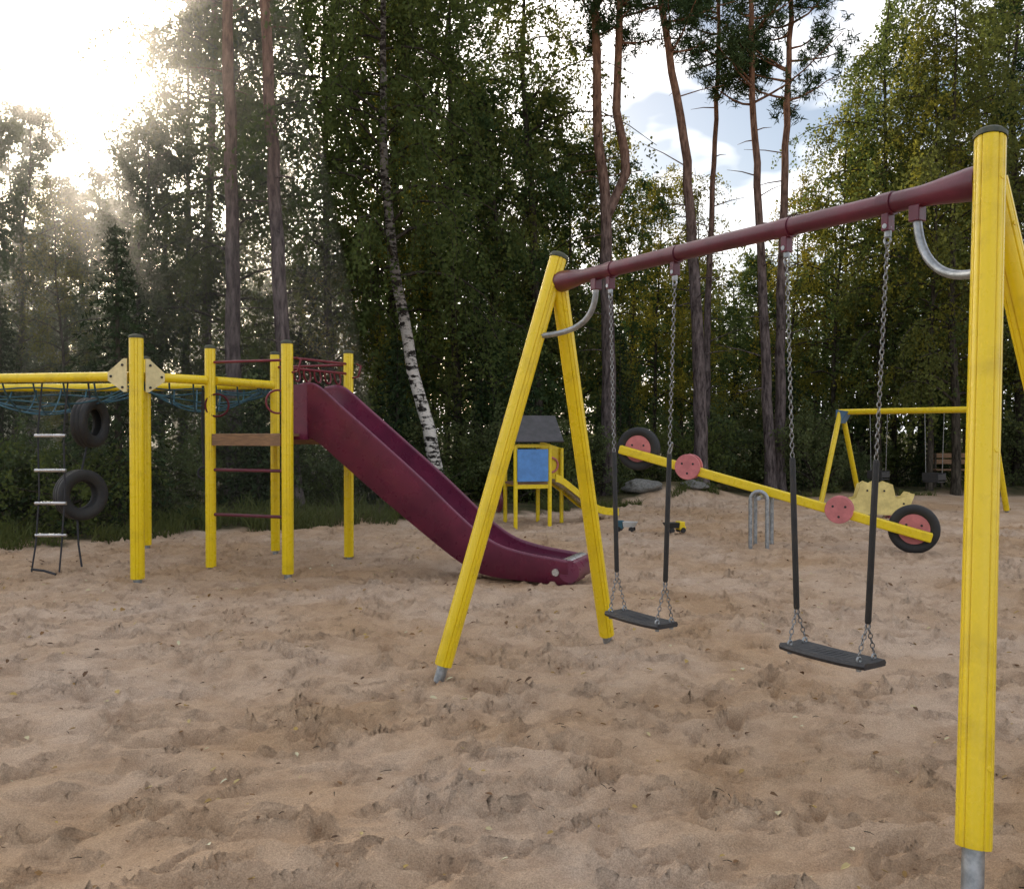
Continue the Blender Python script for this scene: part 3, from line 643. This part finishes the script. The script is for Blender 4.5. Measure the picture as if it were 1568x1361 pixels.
# ---------- boat shaped spring rocker
rk=empty('spring_rocker_boat',(6.45,15.9,0)); c0=V((6.45,15.9,0)); h1=V((.97,-.24,0)).normalized(); h2=V((.24,.97,0))
sd_=MB()
for sg in (-1,1):
    o_=c0+h2*sg*.22
    def q2(a,z): return o_+h1*a+up*z
    sd_.prism([q2(-.62,.40),q2(-.60,.33),q2(-.40,.14),q2(.36,.12),q2(.58,.26),q2(.66,.50),q2(.56,.52),q2(.50,.44),q2(.36,.40),q2(.30,.66),q2(.20,.70),q2(.12,.66),q2(.04,.71),q2(-.05,.66),q2(-.14,.70),q2(-.24,.64),q2(-.30,.42),q2(-.45,.36)],h2,.03)
sd_.box(c0+up*.33,h1,h2,up,.75,.42,.03); sd_.box(c0-h1*.05+up*.5,h1,h2,up,.03,.42,.3)
sd_.obj('side_panels',BOAT,rk,.006)
de=MB()
for a,z in ((-.12,.55),(.02,.57),(.16,.55),(-.45,.27),(.48,.33)): p=c0+h2*(-.24)+h1*a+up*z; de.tube([p,p-h2*.004],.018,n=10)
de.obj('bolts',RUB,rk)
sp=MB()
for a in (-.25,.25): sp.tube([c0+h1*(a+.06*math.cos(t*.5))+h2*.06*math.sin(t*.5)+up*(-.02+.17*t/60) for t in range(61)],.012,n=6)
sp.obj('springs',RED,rk)

# ---------- sand toys, bench, rocks
def toy(name,x,y,cab,bed,rz):
    e=empty(name,(x,y,hz(x,y)+.02)); c=e.location.copy(); a=V((math.cos(rz),math.sin(rz),0)); b=V((-a.y,a.x,0)); m=MB(); m.box(c+a*.09+up*.10,a,b,up,.10,.13,.13); m.box(c+a*.135+up*.06,a,b,up,.05,.12,.06); m.obj('cab',cab,e,.012)
    m=MB(); r0=[c-a*.14-b*.06+up*.07,c+a*.03-b*.06+up*.07,c+a*.03+b*.06+up*.07,c-a*.14+b*.06+up*.07]; r1=[c-a*.18-b*.09+up*.15,c+a*.035-b*.08+up*.15,c+a*.035+b*.08+up*.15,c-a*.18+b*.09+up*.15]; m.loft([r0,r1],True,False); m.obj('tipper',bed,e,.006)
    m=MB()
    for s in (-.10,.10):
        for t in (-1,1): p=c+a*s+b*t*.065+up*.035; m.tube([p-b*.015,p+b*.015],.04,n=18)
    m.obj('wheels',RUB,e)
toy('toy_truck',1.78,13.9,ROPE,WHITE,2.8); toy('toy_digger',2.5,13.6,YEL,RUB,.4)
def rock(x,y,dz,s,seed,name='granite_boulder'):
    import bmesh
    me=bpy.data.meshes.new('rock'); bm=bmesh.new(); bmesh.ops.create_icosphere(bm,subdivisions=4,radius=1)
    from mathutils import noise as mn
    for v in bm.verts:
        k=1+.4*mn.noise(v.co*1.2+V((seed,0,0)))+.16*mn.noise(v.co*3+V((seed,3,0))); v.co*=k
    bm.to_mesh(me); bm.free(); me.polygons.foreach_set('use_smooth',[True]*len(me.polygons)); me.materials.append(ROCK); link(name,me,(x,y,hz(x,y)+dz),(0,0,seed),s)
rock(2.95,20.2,.06,(.44,.32,.18),3.1); rock(4.15,20.4,.02,(.30,.22,.11),5.7)
pb=empty('park_bench',(11.6,23,0)); m=MB(); c=V((11.6,23,hz(11.6,23)))
for k in range(3): m.box(c+V((0,-.13+.13*k,.46)),V((1,0,0)),V((0,1,0)),up,1.4,.11,.035)
for k in range(2): m.box(c+V((0,.24,.66+.16*k)),V((1,0,0)),V((0,1,0)),up,1.4,.03,.12)
m.obj('slats',WOOD,pb,.004); m=MB()
for s in (-.55,.55): m.box(c+V((s,-.12,.22)),V((1,0,0)),V((0,1,0)),up,.05,.05,.44); m.box(c+V((s,.21,.44)),V((1,0,0)),V((0,1,0)),up,.05,.04,.88)
m.obj('legs',BD,pb)

# ------------------------------------------------------------------ thin haze box added among the left trees for a veil of sun glow
hm=bpy.data.materials.new('glow_haze'); hm.use_nodes=True; nt=hm.node_tree; nt.nodes.remove(nt.nodes['Principled BSDF'])
vs=nt.nodes.new('ShaderNodeVolumeScatter'); vs.inputs['Color'].default_value=(1,.95,.94,1); vs.inputs['Density'].default_value=.016; vs.inputs['Anisotropy'].default_value=.74
nt.links.new(vs.outputs[0],nt.nodes['Material Output'].inputs['Volume'])
h=MB(); h.v=[(-34,12,-.5),(-1.5,12,-.5),(-5,44,-.5),(-34,44,-.5),(-34,12,16),(-4.5,12,16),(-9,44,16),(-34,44,16)]
h.f=[(0,3,2,1),(4,5,6,7),(0,1,5,4),(1,2,6,5),(2,3,7,6),(3,0,4,7)]; h.sm=[False]*6
h.obj('glow_haze',hm)

# ------------------------------------------------------------------ light, sky
el=R_(19.5); az=R_(-26.5)
sdir=V((math.sin(az)*math.cos(el),math.cos(az)*math.cos(el),math.sin(el)))
sun=bpy.data.lights.new('sun','SUN'); sun.energy=5.0; sun.angle=R_(1.5); sun.color=(1,.85,.66)
so=bpy.data.objects.new('sun',sun); scene.collection.objects.link(so); so.rotation_euler=sdir.to_track_quat('Z','Y').to_euler(); so.location=(0,0,30)
wd=bpy.data.worlds.new('World'); scene.world=wd; wd.use_nodes=True; nt=wd.node_tree; bg=nt.nodes['Background']
sky=nt.nodes.new('ShaderNodeTexSky'); sky.sky_type='NISHITA'; sky.sun_disc=False; sky.sun_elevation=el; sky.sun_rotation=az; sky.dust_density=2.0
tc=nt.nodes.new('ShaderNodeTexCoord')
cn=noise(nt,3.6,4,.6,vec=tc.outputs['Generated'],mapscale=(1,1,2.4))
fac=ramp2(nt,cn,(0,0,0),(1,1,1),.42,.57)
# clouds are brighter toward the sun (forward scattering)
dp_=nt.nodes.new('ShaderNodeVectorMath'); dp_.operation='DOT_PRODUCT'; nt.links.new(tc.outputs['Generated'],dp_.inputs[0]); dp_.inputs[1].default_value=tuple(sdir)
mx_=nt.nodes.new('ShaderNodeMath'); mx_.operation='MAXIMUM'; mx_.inputs[1].default_value=0; nt.links.new(dp_.outputs['Value'],mx_.inputs[0])
def pw(e):
    p=nt.nodes.new('ShaderNodeMath'); p.operation='POWER'; p.inputs[1].default_value=e; nt.links.new(mx_.outputs[0],p.inputs[0]); return p.outputs[0]
cl=mixc(nt,pw(7),(10.8,10.9,11.4),(36,32.5,28.5))
cl=mixc(nt,pw(60),cl,(150,130,100))
col=mixc(nt,fac,sky.outputs[0],cl)
nt.links.new(col,bg.inputs[0]); bg.inputs[1].default_value=.15

cam=bpy.data.cameras.new('camera'); co=bpy.data.objects.new('camera',cam); scene.collection.objects.link(co); scene.camera=co
co.location=(0,0,1.6); co.rotation_euler=(R_(90-.86),0,0); cam.lens=31.27; cam.sensor_width=36; cam.clip_end=2000; cam.clip_start=.05
scene.view_settings.view_transform='Standard'; scene.view_settings.look='None'; scene.view_settings.exposure=0
